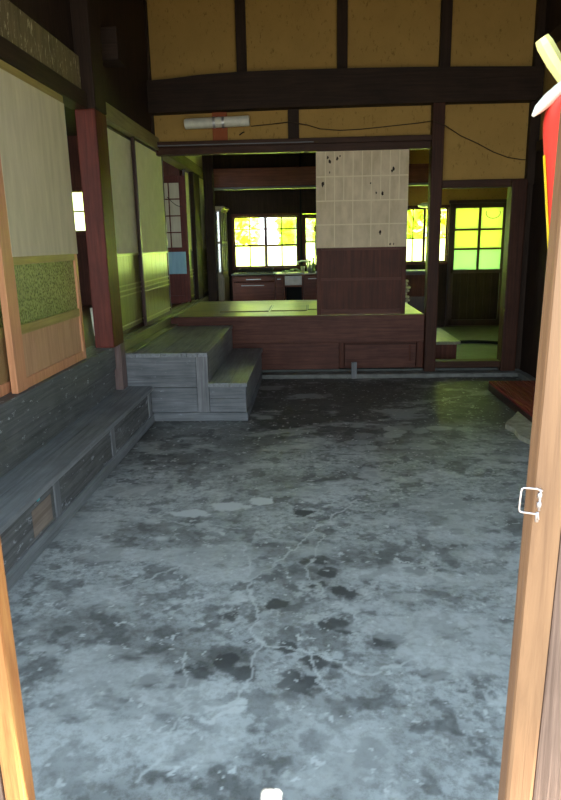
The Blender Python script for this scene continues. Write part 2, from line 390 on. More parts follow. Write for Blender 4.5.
# corner post between the entrance side and the sliding doors
w = MB(); w.box(-1.735, -1.582, 5.05, 5.33, .70, 2.49, .008); struct('trim_8', w, W_RED)
w = MB(); w.box(-1.68, -1.578, 5.20, 5.335, .0, .70, .006); struct('trim_23', w, wood('faded_post_foot', lin(104, 84, 80), lin(146, 124, 120), 'z', .5, .35))
w = MB(); w.box(-1.735, -1.575, 5.05, 5.33, 2.49, 4.3, .012); struct('trim_21', w, W_SOOT)  # upper post in darker wood: the weaker light up there put into its colour
w = MB(); w.box(-1.80, -1.69, 5.05, 11.0, 0, .62); struct('wall_left.004', w, W_SOOT)
w = MB(); w.box(-1.68, -1.50, 5.50, 5.74, 2.93, 3.17, .012); struct('trim_9', w, W_SOOTX)
# head rail and boards on the left
w = MB(); w.box(-1.76, -1.632, .9, 5.05, 2.485, 2.60, .006); struct('trim_10', w, W_SOOTY)
w = MB(); w.box(-1.72, -1.665, .9, 5.04, 2.60, 2.84, .004); struct('trim_11', w, W_SCR)
w = MB(); w.box(-1.77, -1.62, 5.33, 11.0, 2.49, 2.62, .006)
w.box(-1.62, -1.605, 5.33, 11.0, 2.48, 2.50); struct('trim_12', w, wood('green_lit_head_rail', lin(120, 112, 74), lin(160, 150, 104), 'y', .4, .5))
w = MB(); w.box(-1.74, -1.68, YB+.1, 10.6, 2.60, 3.0); struct('wall_left.001', w, PAPER_F)
# sill beam under the left doors
w = MB(); w.box(-1.82, -1.622, .9, 5.19, .50, .70, .012); w.box(-1.76, -1.64, .9, 5.19, .0, .52); struct('trim_13', w, W_SILL)
w = MB(); w.box(-1.80, -1.60, 5.33, 10.9, .60, .70, .004)
for xx in (-1.655, -1.705): w.box(xx-.008, xx+.008, 5.34, 10.88, .70, .712)
w.box(-1.598, -1.52, 5.36, YB-.0, .602, .614, .003)
struct('trim_14', w, wood('door_track_sill', lin(100, 98, 70), lin(146, 140, 100), 'y', .4, .5))
# left room
w = MB(); w.box(-4.2, -1.82, .9, 9.1, .55, .68); struct('floor.002', w, W_BROWN)
w = MB(); w.box(-4.3, -4.2, .9, 9.2, .0, 3.2); struct('wall_left.002', w, PLASTER)
w = MB(); w.box(-4.2, -3.62, 9.1, 9.2, .5, 3.2); w.box(-3.02, -1.76, 9.1, 9.2, .5, 3.2); w.box(-3.62, -3.02, 9.1, 9.2, .5, 1.66); w.box(-3.62, -3.02, 9.1, 9.2, 2.28, 3.2); struct('wall_back.002', w, W_BROWN)
w = MB(); w.box(-4.3, -1.8, .9, 9.2, 2.95, 3.05); struct('ceiling.001', w, ROOFM)
# kitchen shell
YK = 11.0
w = MB(); w.box(-2.2, 3.4, YB+.12, YK+.15, 2.95, 3.05); struct('ceiling.002', w, ROOFM)
w = MB(); w.box(-2.2, -1.30, YK, YK+.1, 0, 2.95); w.box(-1.30, .70, YK, YK+.1, 1.955, 2.95); w.box(-1.30, 2.30, YK, YK+.1, 0, 1.065); w.box(-.17, -.115, YK, YK+.1, 1.065, 1.955)
w.box(.72, 2.30, YK, YK+.1, 1.065, 1.10); w.box(.69, .73, YK, YK+.1, 1.065, 2.0)
struct('wall_back.003', w, W_SOOT)
w = MB(); w.box(.70, 3.4, YK, YK+.1, 2.08, 2.95); w.box(.70, 2.30, YK, YK+.1, 2.035, 2.08); struct('wall_back.004', w, PLASTER)
w = MB(); w.box(3.3, 3.4, YB+.1, 8.3, 0, 2.95); w.box(3.3, 3.4, 10.7, YK, 0, 2.95); w.box(3.3, 3.4, 8.3, 10.7, 0, .35); w.box(3.3, 3.4, 8.3, 10.7, 2.15, 2.95); w.box(2.5, 3.4, YB+.02, YB+.12, 0, 2.95); w.box(3.2, 3.3, YK, YK+.1, 0, 2.1); struct('wall_right.003', w, W_SOOT)
w = MB(); w.box(-2.2, -2.1, 9.2, YK, 0, 2.95); w.box(-2.1, -1.7, 10.95, YK, 0, 2.95); struct('wall_left.003', w, W_SOOT)
w = MB(); w.box(-2.1, 3.29, 10.46, 10.62, 2.35, 2.63, .01); struct('trim_15', w, wood('reddish_crossbeam', lin(96, 50, 34), lin(140, 80, 56), 'x', .5, .4))
w = MB(); w.box(-2.1, 3.29, 10.44, 10.6, 2.315, 2.35, .004); struct('trim_16', w, W_GREYX)
w = MB(); w.box(-1.72, -1.638, 9.46, 9.97, .70, 2.50, .004); w.box(-1.598, -1.455, 10.1, 10.24, .06, 2.95, .006); struct('trim_17', w, W_SOOT)

# raised floor
rf = thing('raised_floor', 'raised wooden kitchen floor behind the paper covered screen, shining yellow green', 'raised floor', (-.2, YB, .06))
w = MB()
for i in range(14):
    w.box(-1.60, 1.285, 7.42+i*.142, 7.42+i*.142+.1395, .645, .68, .0015)
w.box(-1.60, 1.285, 7.30, 7.4185, .645, .682, .003)
w.build('floor_boards', W_FLOORB, rf)
for xa, xb, ya, yb in ((-1.10, -.52, 7.86, 8.62), (-.48, -.05, 7.9, 8.6), (-.02, .3, 8.0, 8.62)):
    hl = MB().box(xa, xb, ya, yb, .6805, .692, .001).build('hatch_lid', W_FLOORB, rf)
    w = MB()
    for a, b, c, d_ in ((xa-.012, xb+.012, ya-.012, ya), (xa-.012, xb+.012, yb, yb+.012), (xa-.012, xa, ya, yb), (xb, xb+.012, ya, yb)): w.box(a, b, c, d_, .6802, .6845)
    w.build('rim', W_STILE, hl)
MB().box(-1.60, 1.285, YB-.02, YB+.08, .375, .685, .006).build('fascia_beam', W_BROWNX, rf)
w = MB(); w.box(-1.60, .33, YB+.03, YB+.06, .06, .375); w.box(.33, 1.285, YB+.07, YB+.1, .06, .375); w.build('lower_board', W_BROWNX, rf)
w = MB(); w.box(.33, .385, YB-.005, YB+.06, .075, .372, .004); w.box(1.21, 1.285, YB-.005, YB+.06, .075, .372, .004); w.build('lower_frame', W_BROWN, rf)
w = MB(); w.box(-1.60, 1.285, 9.36, 9.40, .06, .645); w.build('rear_board', W_BROWNX, rf)
d = thing('loose_panel', 'loose brown board set into the base of the raised floor under the screen', 'board', (.8, YB+.01, .075))
MB().box(.392, 1.205, YB+.012, YB+.045, .078, .345, .004, rot=('Y', .008)).build('board', W_BROWNX, d)
MB().box(1.12, 1.15, YB-.0, YB+.012, .15, .34, .003).build('cleat', W_BROWN, d)
tag(MB().box(.455, .515, YB-.235, YB-.205, -.03, .185, .004).build('wooden_peg', W_GREYZ), 'short grey wooden peg standing at the concrete curb below the screen', 'peg')

# box steps
bs = thing('box_steps', 'grey wooden box step with two treads in front of the sliding doors', 'steps', (-1.1, 6.3, 0))
w = MB(); ex = [-1.655, -1.50, -1.28, -1.105, -1.055, -.965, -.878]
for a, b in zip(ex, ex[1:]): w.box(a+.002, b-.002, 5.345, 7.2, .565, .6, .003)
w.build('upper_tread', W_GREYY, bs)
w = MB(); w.box(-1.60, -.985, 5.355, 5.385, .30, .565, .003); w.box(-1.60, -.985, 5.357, 5.385, .075, .296, .003); w.build('front_board', W_GREYX, bs)
MB().box(-.982, -.88, 5.350, 5.40, .075, .565, .004).build('corner_post', W_GREYZ, bs)
w = MB(); w.box(-.90, -.885, 5.40, 7.18, .33, .565, .002); w.build('side_board', W_GREYY, bs)
w = MB(); w.box(-.885, -.70, 5.345, 7.2, .30, .335, .003); w.box(-.697, -.547, 5.345, 7.2, .30, .335, .003); w.build('lower_tread', W_GREYY, bs)
w = MB(); w.box(-.877, -.56, 5.356, 5.39, .20, .298, .003); w.box(-.877, -.56, 5.358, 5.39, .075, .197, .003); w.build('lower_front_board', W_GREYX, bs)
w = MB(); w.box(-.58, -.56, 5.39, 7.18, .075, .298, .002); w.build('lower_side_board', W_GREYY, bs)
w = MB(); w.box(-1.5, -.548, 5.338, 5.40, 0, .075, .004); w.box(-.60, -.548, 5.40, 7.08, 0, .075, .004); w.build('plinth', W_GREYX, bs)

# long bench step
be = thing('bench_step', 'long low grey wooden bench step along the left wall', 'bench', (-1.5, 3.2, 0))
w = MB()
w.box(-1.665, -1.52, 1.2, 5.33, .285, .32, .004); w.box(-1.517, -1.355, 1.2, 5.33, .285, .32, .006); w.build('seat_board', W_GREYY, be)
w = MB(); w.box(-1.40, -1.375, 1.2, 5.315, .075, .285, .002); w.build('front_board', W_FRONT, be)
w = MB(); w.box(-1.41, -1.362, 1.2, 5.32, 0, .08, .004); w.build('plinth', W_GREYY, be)
for yy in (1.4, 2.2, 3.17, 4.18, 5.22): MB().box(-1.39, -1.366, yy-.035, yy+.035, .08, .283, .003).build('batten', W_GREYZ, be)
MB().box(-1.376, -1.372, 2.86, 3.09, .10, .24).build('bare_wood_patch', wood('rubbed_wood', lin(122, 106, 94), lin(156, 140, 128), 'y', .7, .3), be)
MB().box(-1.376, -1.370, 2.93, 2.96, .262, .276, .002).build('paint_fleck', plain('turquoise_paint', lin(80, 175, 180), .5), be)
MB().box(-1.655, -1.60, 5.29, 5.325, .0, .285).build('rear_foot', W_GREYZ, be)

# ------------------------------------------------------------------ left entrance-side sliding doors
def left_door(y0, y1, xf, name, label, lower, glassm):
    t = thing(name, label, 'sliding door', (xf, (y0+y1)/2, .70))
    xb = xf-.035
    MB().box(xb, xf+.004, y0, y0+.13, .702, 2.475, .004).build('stile', W_ORANGE, t)
    MB().box(xb, xf, y1-.05, y1, .702, 2.475, .004).build('stile', W_ORANGE, t)
    w = MB(); w.box(xb, xf-.002, y0+.13, y1-.05, 1.405, 1.455, .004); w.box(xb, xf-.002, y0+.13, y1-.05, 1.015, 1.07, .004)
    w.box(xb, xf+.003, y0+.13, y1-.0, 2.43, 2.48, .004); w.build('rail', W_OLIVE, t)
    w = MB(); w.box(xb, xf-.002, y0+.13, y1-.05, .702, .765, .004); w.build('bottom_rail', W_ORANGE, t)
    MB().box(xf+.001, xf+.006, y0+.12, y1+.0, 1.45, 2.43, .001).build('paper_cover', PAPER_L, t)
    MB().box(xb+.012, xb+.020, y0+.13, y1-.05, 1.07, 1.405).build('glass_pane', glassm, t)
    w = MB(); n = 5; L = (y1-.05-y0-.13)/n
    for i in range(n): w.box(xb+.010, xf-.012, y0+.13+i*L+.0015, y0+.13+(i+1)*L-.0015, .765, 1.015, .001)
    w.build('lower_panel', lower, t)
    return t
left_door(3.43, 4.575, -1.645, 'sliding_door', 'pale sliding door with figured green glass band and pine lower boards', W_PINE, GLASS_FIG)
left_door(2.35, 3.62, -1.70, 'sliding_door', 'sliding door with woven tan lower panel at left edge of the photo', CANE, GLASS_FIG)
wp = MB().tube([(-2.02, 5.92, .682), (-2.04, 5.92, .94)], .016, 12).build('white_rod', WHITE, smooth=True)
tag(wp, 'short white rod leaning in the dark gap behind the red brown post', 'rod')

# fusuma
def fusuma(y0, y1, xf, label):
    t = thing('paper_sliding_door', label, 'sliding door', (xf, (y0+y1)/2, .712), 'paper sliding doors along the left side')
    xb = xf-.03
    MB().box(xb, xf, y0, y0+.035, .712, 2.49, .004).build('stile', W_STILE, t)
    MB().box(xb, xf, y1-.035, y1, .712, 2.49, .004).build('stile', W_STILE, t)
    w = MB(); w.box(xb, xf, y0+.035, y1-.035, .712, .745, .003); w.box(xb, xf, y0+.035, y1-.035, 2.465, 2.49, .003); w.build('frame_rail', W_STILE, t)
    MB().box(xb+.006, xf-.006, y0+.035, y1-.035, 1.425, 2.465).build('paper', PAPER_F, t)
    w = MB(); n = 6; L = (y1-y0-.07)/n
    for i in range(n): w.box(xb+.006, xf-.009, y0+.035+i*L+.001, y0+.035+(i+1)*L-.001, .745, 1.405)
    w.build('lower_board', W_FUSL, t)
    w = MB(); w.box(xb+.004, xf-.001, y0+.035, y1-.035, 1.405, 1.428, .002)
    for z in (1.045, 1.09, 1.135): w.box(xb+.004, xf-.001, y0+.035, y1-.035, z, z+.013, .002)
    w.box(xb+.004, xf-.001, y0+.035, y1-.035, .775, .788, .002)
    w.build('rail', W_FUSR, t)
    return t
fusuma(5.345, 6.48, -1.692, 'cream paper sliding door right beside the red brown corner post')
f2 = fusuma(6.36, 7.56, -1.643, 'cream paper sliding door in front of its neighbour, above the far end of the box step')
fusuma(9.12, 9.455, -1.692, 'narrow strip of paper sliding door just right of the brown lattice door')
fusuma(9.98, 10.85, -1.643, 'farthest paper sliding door, beside the glazed cabinet')

# lattice door in the left room
ld = thing('lattice_door', 'red brown door with paper lattice panes in the opening between the sliding doors', 'door', (-2.0, 9.04, .70))
w = MB(); w.box(-1.765, -1.675, 9.02, 9.06, .70, 2.40, .004)
w.build('stile', W_RED, ld)
w = MB(); w.box(-2.6, -2.52, 9.02, 9.06, .70, 2.40, .004); w.build('stile', W_RED, ld)
w = MB(); w.box(-2.52, -1.765, 9.02, 9.06, 2.31, 2.40, .003); w.box(-2.52, -1.765, 9.02, 9.06, 1.40, 1.46, .003); w.box(-2.52, -1.765, 9.02, 9.06, .70, .80, .003); w.build('rail', W_RED, ld)
w = MB(); w.box(-2.52, -1.765, 9.045, 9.05, 1.46, 2.31); w.build('paper', PAPER_G, ld)
w = MB()
for z in (1.66, 1.88, 2.10): w.box(-2.52, -1.765, 9.03, 9.045, z-.008, z+.008)
for x in (-2.3, -2.10, -1.91): w.box(x-.007, x+.007, 9.028, 9.045, 1.46, 2.31)
w.build('lattice', W_RED, ld)
w = MB(); w.box(-2.52, -1.765, 9.035, 9.05, .80, 1.40); w.build('lower_panel', W_RED, ld)
tag(MB().box(-2.02, -1.715, 9.0165, 9.0198, 1.10, 1.40).build('blue_paper_sheet', PAPER_B), 'pale blue sheet of paper fixed on the lattice door below its panes', 'paper')
tag(MB().tube([(-1.93+.05*i/2, 9.015, 2.13-.13*math.sin(i/8*1.7)) for i in range(9)], .004, 6).build('hanging_wire', BLACK), 'thin dark wire drooping across the upper lattice panes', 'wire')

# ------------------------------------------------------------------ screen in the middle
s = thing('paper_screen', 'brown wooden screen door with its upper half covered in patched paper', 'screen', (.57, YB+.02, .69))
xa, xb = .075, 1.066
MB().box(xa, xa+.05, YB-.0, YB+.035, .69, 2.44, .004).build('stile', W_BROWN, s)
MB().box(xb-.05, xb, YB-.0, YB+.035, .69, 2.44, .004).build('stile', W_BROWN, s)
for za, zb in ((.69, .755), (1.07, 1.10), (1.40, 1.45), (2.40, 2.44)): MB().box(xa+.05, xb-.05, YB, YB+.035, za, zb, .003).build('rail', W_BROWNX, s)
w = MB(); w.box(xa+.05, xb-.05, YB+.012, YB+.026, .755, 1.07); w.box(xa+.05, xb-.05, YB+.012, YB+.026, 1.10, 1.40); w.build('board_panel', W_BROWN, s)
ps = MB().box(xa-.002, xb-.002, YB-.010, YB-.003, 1.43, 2.435, .001).build('paper_cover', PAPER_S, s)
w = MB()
for i in range(1, 4):
    z = 1.43+.25*i+random.uniform(-.006, .006); w.box(xa, xb-.004, YB-.0125, YB-.010, z-.006, z+.006)
for i in range(1, 10):
    x = xa+.099*i
    w.box(x-.005, x+.005, YB-.0122, YB-.010, 1.93 if i % 2 else 1.44, 2.43)
w.build('paper_seam', paper('paper_seam', lin(242, 228, 198), lin(234, 220, 188)), ps)
for px, pz, r in ((.2, 2.37, .012), (.22, 2.33, .015), (.22, 2.22, .008), (.3, 2.36, .014), (.33, 2.385, .01), (.145, 2.1, .02), (.9, 2.24, .018), (.885, 2.22, .012), (.79, 1.99, .016), (.72, 2.0, .01), (.66, 2.1, .009), (.77, 1.59, .014), (.77, 1.57, .008), (.88, 1.46, .01), (.92, 1.46, .008)):
    MB().prism([(px+r*random.uniform(.5, 1.1)*math.cos(k*.9), pz+1.6*r*random.uniform(.5, 1.1)*math.sin(k*.9)) for k in range(7)], 'y', YB-.0135, YB-.0126).build('tear', W_SOOT, ps)

# ------------------------------------------------------------------ lamp and cable on the back wall
lp = thing('wall_lamp', 'white tube lamp on an orange brown board above the opening', 'lamp', (-.97, YB+.02, 2.74))
MB().box(-1.03, -.87, YB+.0, YB+.028, 2.575, 2.905, .004).build('mounting_board', ORNG, lp)
R90 = Matrix.Rotation(math.radians(-1), 4, 'Y')
w = MB(); w.tube([(-1.315, YB-.05, 2.738), (-1.30, YB-.05, 2.739), (-.64, YB-.05, 2.754), (-.625, YB-.05, 2.754)], [.048, .053, .053, .048], 20); w.build('tube', WHITE, lp, smooth=False)
for x in (-1.0, -.905): MB().tube([(x-.012, YB-.05, 2.745), (x+.012, YB-.05, 2.7455)], .057, 20).build('clamp_band', METAL, lp)
w = MB(); w.box(-.99, -.915, YB-.02, YB+.005, 2.71, 2.78, .003); w.build('bracket', METAL, lp)
pts = [(-.62, 2.71), (-.4, 2.725), (-.2, 2.735), (-.02, 2.70), (.12, 2.665), (.33, 2.645), (.54, 2.65), (.75, 2.665), (.954, 2.68), (1.15, 2.695), (1.286, 2.692), (1.42, 2.64), (1.6, 2.56), (1.79, 2.475), (1.95, 2.39), (2.11, 2.33), (2.25, 2.305), (2.345, 2.30)]
tag(MB().tube([(x, YB-.105 if 1.2 < x < 1.5 else (YB-.03 if -.3 < x < 0 else YB+.018), z) for x, z in pts], .005, 6).build('cable', CABLE), 'thin brown cable sagging along the plaster from the tube lamp to the right', 'cable')
tag(MB().tube([(-.74, YB-.02, 2.62), (-.70, YB-.03, 2.645), (-.69, YB-.01, 2.65)], .006, 6).build('hook', BLACK), 'small black hook on the plaster below the tube lamp', 'hook')

# ------------------------------------------------------------------ windows and passage door
def window(name, x0, x1, z0, z1, nsash, rows, gm, y=YK):
    t = thing(name, None, None, ((x0+x1)/2, y+.05, z0), kind='structure')
    w = MB(); fw = .035
    w.box(x0-fw, x1+fw, y-.02, y+.08, z1, z1+fw*1.2, .003); w.box(x0-fw, x1+fw, y-.03, y+.08, z0-fw, z0, .003)
    w.box(x0-fw, x0, y-.02, y+.08, z0, z1, .003); w.box(x1, x1+fw, y-.02, y+.08, z0, z1, .003)
    w.build('window_frame', W_BROWN, t)
    L = (x1-x0)/nsash
    for i in range(nsash):
        a, b = x0+i*L, x0+(i+1)*L; yy = y+.02+.03*(i % 2)
        w = MB(); st = .022
        w.box(a, a+st, yy, yy+.028, z0, z1); w.box(b-st, b, yy, yy+.028, z0, z1); w.box(a+st, b-st, yy, yy+.028, z0, z0+st); w.box(a+st, b-st, yy, yy+.028, z1-st, z1)
        w.box((a+b)/2-.008, (a+b)/2+.008, yy+.004, yy+.024, z0+st, z1-st)
        for r, th in rows: w.box(a+st, b-st, yy+.004, yy+.024, z0+(z1-z0)*r-th, z0+(z1-z0)*r+th)
        so = w.build('sash', W_BROWN, t)
        for (p0, p1), g in zip(gm[0], gm[1]):
            MB().box(a+st*.5, b-st*.5, yy+.012, yy+.016, z0+(z1-z0)*p0, z0+(z1-z0)*p1).build('glass_pane', g, so)
    return t
window('window_1', -1.27, -.20, 1.095, 1.925, 2, ((.434, .016), (.755, .008)), (((0, .434), (.434, 1)), (G_FROST, G_CLEAR)))
window('window_2', -.085, .66, 1.10, 1.90, 2, ((.5, .012),), (((0, .5), (.5, 1)), (G_FROST, G_CLEAR)))  # part behind the screen added to bring in more window light
window('window_3', .76, 2.27, 1.13, 2.0, 4, ((.45, .008),), (((0, .45), (.45, 1)), (G_FROST, G_CLEAR)))  # width hidden by the screen is added for extra light
window('window_4', -3.6, -3.04, 1.69, 2.25, 1, ((.5, .008),), (((0, 1),), (G_FROST,)), y=9.1)
w5 = thing('added_side_window', None, None, (3.35, 9.5, .35), kind='structure')  # side window added out of view to sidelight the sliding doors
w = MB()
for yy in (8.3, 9.08, 9.86, 10.64): w.box(3.32, 3.37, yy, yy+.06, .35, 2.15)
for zz in (.35, 1.0, 1.55, 2.10): w.box(3.32, 3.37, 8.3, 10.7, zz, zz+.05)
w.build('window_frame', W_BROWN, w5)
MB().box(3.343, 3.347, 8.3, 10.7, .35, 2.15).build('glass_pane', G_SIDE, w5)
d = thing('door_1', 'dark door with six frosted yellow green panes at the end of the right passage', 'door', (2.75, YK+.02, .06), kind='structure')
xa, xb = 2.33, 3.2
w = MB(); w.box(xa, xa+.055, YK-.02, YK+.02, .07, 2.06, .003); w.box(xb-.05, xb, YK-.02, YK+.02, .07, 2.06, .003); w.build('stile', W_STILE, d)
w = MB(); w.box(xa, xb, YK-.02, YK+.02, 1.985, 2.06); w.box(xa, xb, YK-.02, YK+.02, .94, 1.0); w.box(xa, xb, YK-.02, YK+.02, .07, .17)
w.box(2.762, 2.80, YK-.018, YK+.018, 1.0, 1.985)
for z in (1.335, 1.645): w.box(xa, xb, YK-.016, YK+.016, z-.014, z+.014)
w.build('rail', W_STILE, d)
w = MB()
for i in range(6): w.box(2.385+i*.1275+.001, 2.385+(i+1)*.1275-.001, YK-.008, YK+.008, .17, .94)
w.build('lower_panel', W_SOOT, d)
for z0, z1, g in ((1.0, 1.335, G_FROST2), (1.335, 1.645, G_FROST3), (1.645, 1.985, G_FROST3)):
    MB().box(2.38, 3.155, YK-.003, YK+.003, z0, z1).build('glass_pane', g, d)
w = MB(); w.tube([(2.985+.115*math.cos(a*math.pi/8), YK-.025, 1.90+.085*math.sin(a*math.pi/8)) for a in range(7, 18)], .005, 6)
tag(w.build('wire_loop', BLACK), 'thin dark wire loop hanging over the top right frosted pane', 'wire')
w = MB(); w.box(2.27, 3.3, YK-.06, YK+.1, .0, .07, .004); w.box(2.27, 3.25, YK-.04, YK+.06, 2.06, 2.11, .004); w.box(2.285, 2.33, YK-.04, YK+.06, .06, 2.06, .004); struct('trim_18', w, W_STILE)
st = thing('step_board', 'pale low wooden step in the right passage beside the dark post', 'step', (1.6, 8.3, .06))
MB().box(1.30, 1.81, 7.75, 8.98, .262, .30, .004).build('tread', W_STEP, st)
for yy in (7.85, 8.88): MB().box(1.32, 1.78, yy-.03, yy+.03, .06, .262).build('support', W_BROWN, st)
tag(MB().tube([(1.95+.1*i, 9.0+.12*math.sin(i*.5), .085) for i in range(14)], .022, 8).build('bent_tube', BLACK, smooth=True), 'dark curved tube lying across the passage floor before the door', 'bent_tube')  # dark curved tube on the passage floor, just before the door
cl = thing('ceiling_light', 'round white ceiling light fitting above the far right window', 'light', (1.9, 10.55, 2.0))
MB().lathe([(0, 1.985), (.08, 1.985), (.15, 2.0), (.17, 2.03), (.10, 2.06), (0, 2.065)], 1.87, 10.6).build('shade', WHITE, cl, smooth=True)
MB().tube([(1.87, 10.6, 2.06), (1.87, 10.6, 2.96)], .008, 8).build('cord', BLACK, cl)

# ------------------------------------------------------------------ kitchen units
W_UNIT = wood('reddish_cabinet_front', lin(112, 56, 38), lin(148, 82, 58), 'x', .45, .4)
def unit(x0, x1, label, name='kitchen_cabinet', oven=False, doors=1, drawer=False):
    t = thing(name, label, 'cabinet', ((x0+x1)/2, 10.7, .06), 'low kitchen cabinets under the windows')
    w = MB(); w.box(x0, x0+.02, 10.42, 10.97, .06, .99); w.box(x1-.02, x1, 10.42, 10.97, .06, .99); w.box(x0+.02, x1-.02, 10.95, 10.97, .06, .99); w.box(x0+.02, x1-.02, 10.44, 10.95, .06, .10)
    w.box(x0+.02, x1-.02, 10.42, 10.94, .90 if not oven else .80, .93 if not oven else .83)
    w.build('body', W_UNIT, t)
    zt = .98
    if drawer:
        dr = MB().box(x0+.03, x1-.03, 10.395, 10.42, .90, .98, .004).build('drawer', W_UNIT, t)
        MB().box((x0+x1)/2-.12, (x0+x1)/2+.12, 10.375, 10.395, .925, .94, .003).build('handle', METAL, dr)
        zt = .885
    if oven:
        MB().box(x0+.02, x1-.02, 10.39, 10.42, .83, .98, .004).build('steel_panel', STEELD, t)
        MB().box(x0+.03, x1-.03, 10.90, 10.94, .10, .80).build('dark_back', BLACK, t)
        return t
    L = (x1-x0-.02)/doors
    for i in range(doors):
        do = MB().box(x0+.01+i*L+.004, x0+.01+(i+1)*L-.004, 10.395, 10.42, .10, zt, .004).build('door', W_UNIT, t)
        MB().box(x0+.01+i*L+L*.2, x0+.01+i*L+L*.75, 10.38, 10.395, zt-.055, zt-.045, .002).build('handle', METAL, do)
    return t
unit(-1.25, -.56, 'brown kitchen cabinet with drawer below the left half of window', drawer=True)
unit(-.555, -.16-.27, 'narrow brown kitchen cabinet between the drawer unit and the dark open unit')
unit(-.425, -.11, 'kitchen unit with stained steel front panel above a dark opening', oven=True)
unit(-.105, .55, 'brown kitchen cabinet at the right, partly hidden by paper screen', doors=2)
cu = thing('low_cupboard', 'dark brown framed cupboard seen in the slot right of the screen', 'cupboard', (1.68, 10.6, .06))
MB().box(1.40, 2.0, 10.42, 10.95, .06, 1.0, .005).build('body', W_STILE, cu)
w = MB(); w.box(1.44, 1.96, 10.40, 10.42, .62, .96, .004); w.build('door', W_BROWN, cu)
MB().box(1.40, 2.0, 10.38, 10.95, 1.0, 1.02, .003).build('top', W_GREYX, cu)
ct = thing('countertop', 'stained steel worktop running under the kitchen windows', 'countertop', (-.35, 10.7, .99))
w = MB(); w.box(-1.26, -.55, 10.38, 10.97, .995, 1.02, .006); w.build('stove_shelf', W_GREYX, ct)
w = MB(); w.box(-.545, .56, 10.36, 10.97, .995, 1.02, .006); w.build('sink_top', STEELD, ct)
dr = thing('dish_rack', 'dark wire rack on the worktop at the left under the window', 'rack', (-.85, 10.6, 1.03))
for z in (1.028, 1.085):
    MB().tube([(-1.15, 10.45, z), (-.6, 10.45, z), (-.6, 10.8, z), (-1.15, 10.8, z), (-1.15, 10.45, z)], .006, 6).build('rail', BLACK, dr)
w = MB()
for i in range(14): w.tube([(-1.14+i*.041, 10.45, 1.028), (-1.14+i*.041, 10.45, 1.085)], .004, 5); w.tube([(-1.14+i*.041, 10.45, 1.028), (-1.14+i*.041, 10.8, 1.028)], .004, 5)
w.build('wire', BLACK, dr)
w = MB()
cl = []
for i in range(15):
    for j in range(7):
        cl.append(w.bm.verts.new((-.45+.0225*i, 10.42+.04*j, 1.0275+.03*math.sin(i*.8+j*.5)**2+.035*math.exp(-((i-9)/4)**2))))
for i in range(14):
    for j in range(6): w.bm.faces.new((cl[i*7+j], cl[i*7+j+1], cl[(i+1)*7+j+1], cl[(i+1)*7+j]))
cm = w.build('cloth', CLOTH, smooth=True); sd = cm.modifiers.new('thick', 'SOLIDIFY'); sd.thickness = .006; sd.offset = 1
tag(cm, 'crumpled pale green cloth on the worktop by the sink', 'cloth')
ta = thing('tap', 'steel tap bent over the sink at the right end of worktop', 'tap', (-.05, 10.8, 1.02))
MB().tube([(-.04, 10.82, 1.02), (-.04, 10.82, 1.16), (-.06, 10.78, 1.19), (-.14, 10.68, 1.20), (-.19, 10.62, 1.19), (-.195, 10.61, 1.15)], .014, 10).build('spout', METAL, ta, smooth=True)
MB().box(-.06, -.02, 10.80, 10.84, 1.16, 1.23, .008).build('handle', METAL, ta)
for i, (x, y, r, h, mt, lab) in enumerate(((.0, 10.5, .035, .16, METAL, 'tall dull bottle at the front of the sink clutter beside the screen'), (.055, 10.56, .03, .20, CLOTH, 'pale green bottle in the sink clutter beside the screen'), (-.115, 10.50, .035, .10, WHITE, 'low white pot in the sink clutter left of the bottles'))):
    t = thing('bottle' if i < 2 else 'pot', lab, 'bottle' if i < 2 else 'pot', (x, y, 1.02))
    MB().lathe([(0, 1.021), (r, 1.021), (r, 1.02+h*.65), (r*.45, 1.02+h*.82), (r*.45, 1.02+h)] if i < 2 else [(0, 1.021), (r*.8, 1.021), (r, 1.02+h), (r*.9, 1.02+h), (r*.7, 1.03), (0, 1.03)], x, y, 14).build('body', mt, t, smooth=True)
    if i < 2: MB().lathe([(r*.5, 1.02+h), (r*.5, 1.05+h), (0, 1.05+h)], x, y, 12).build('cap', BLACK, t)
wh = thing('water_heater', 'pale box shaped water heater on wall at the left edge of screen', 'water heater', (.06, 10.85, 1.3))
MB().box(.085, .30, 10.86, 11.0, 1.28, 1.62, .012).build('case', WHITE, wh)
MB().tube([(.12, 10.9, 1.28), (.12, 10.9, 1.15), (.08, 10.84, 1.12)], .008, 8).build('bent_tube', METAL, wh)
pp = MB().tube([(-.145, 10.965, 1.03), (-.145, 10.965, 2.95)], .016, 10).build('pipe', BLACK, smooth=True)
tag(pp, 'thin upright pipe on the kitchen wall between the two windows', 'pipe')
bn = thing('bundle', 'pale knotted bundle standing in the slot just right of the paper screen', 'bundle', (1.42, 9.6, .06))
w = MB()
for i in range(19):
    k = .034+.012*math.sin(i*2.1); w.lathe([(0, .062+i*.046), (k*.8, .07+i*.046), (k, .085+i*.046), (k*.8, .102+i*.046), (0, .109+i*.046)], 1.42+.015*math.sin(i*1.7), 9.6, 10)
w.build('knots', WHITE, bn, smooth=True)

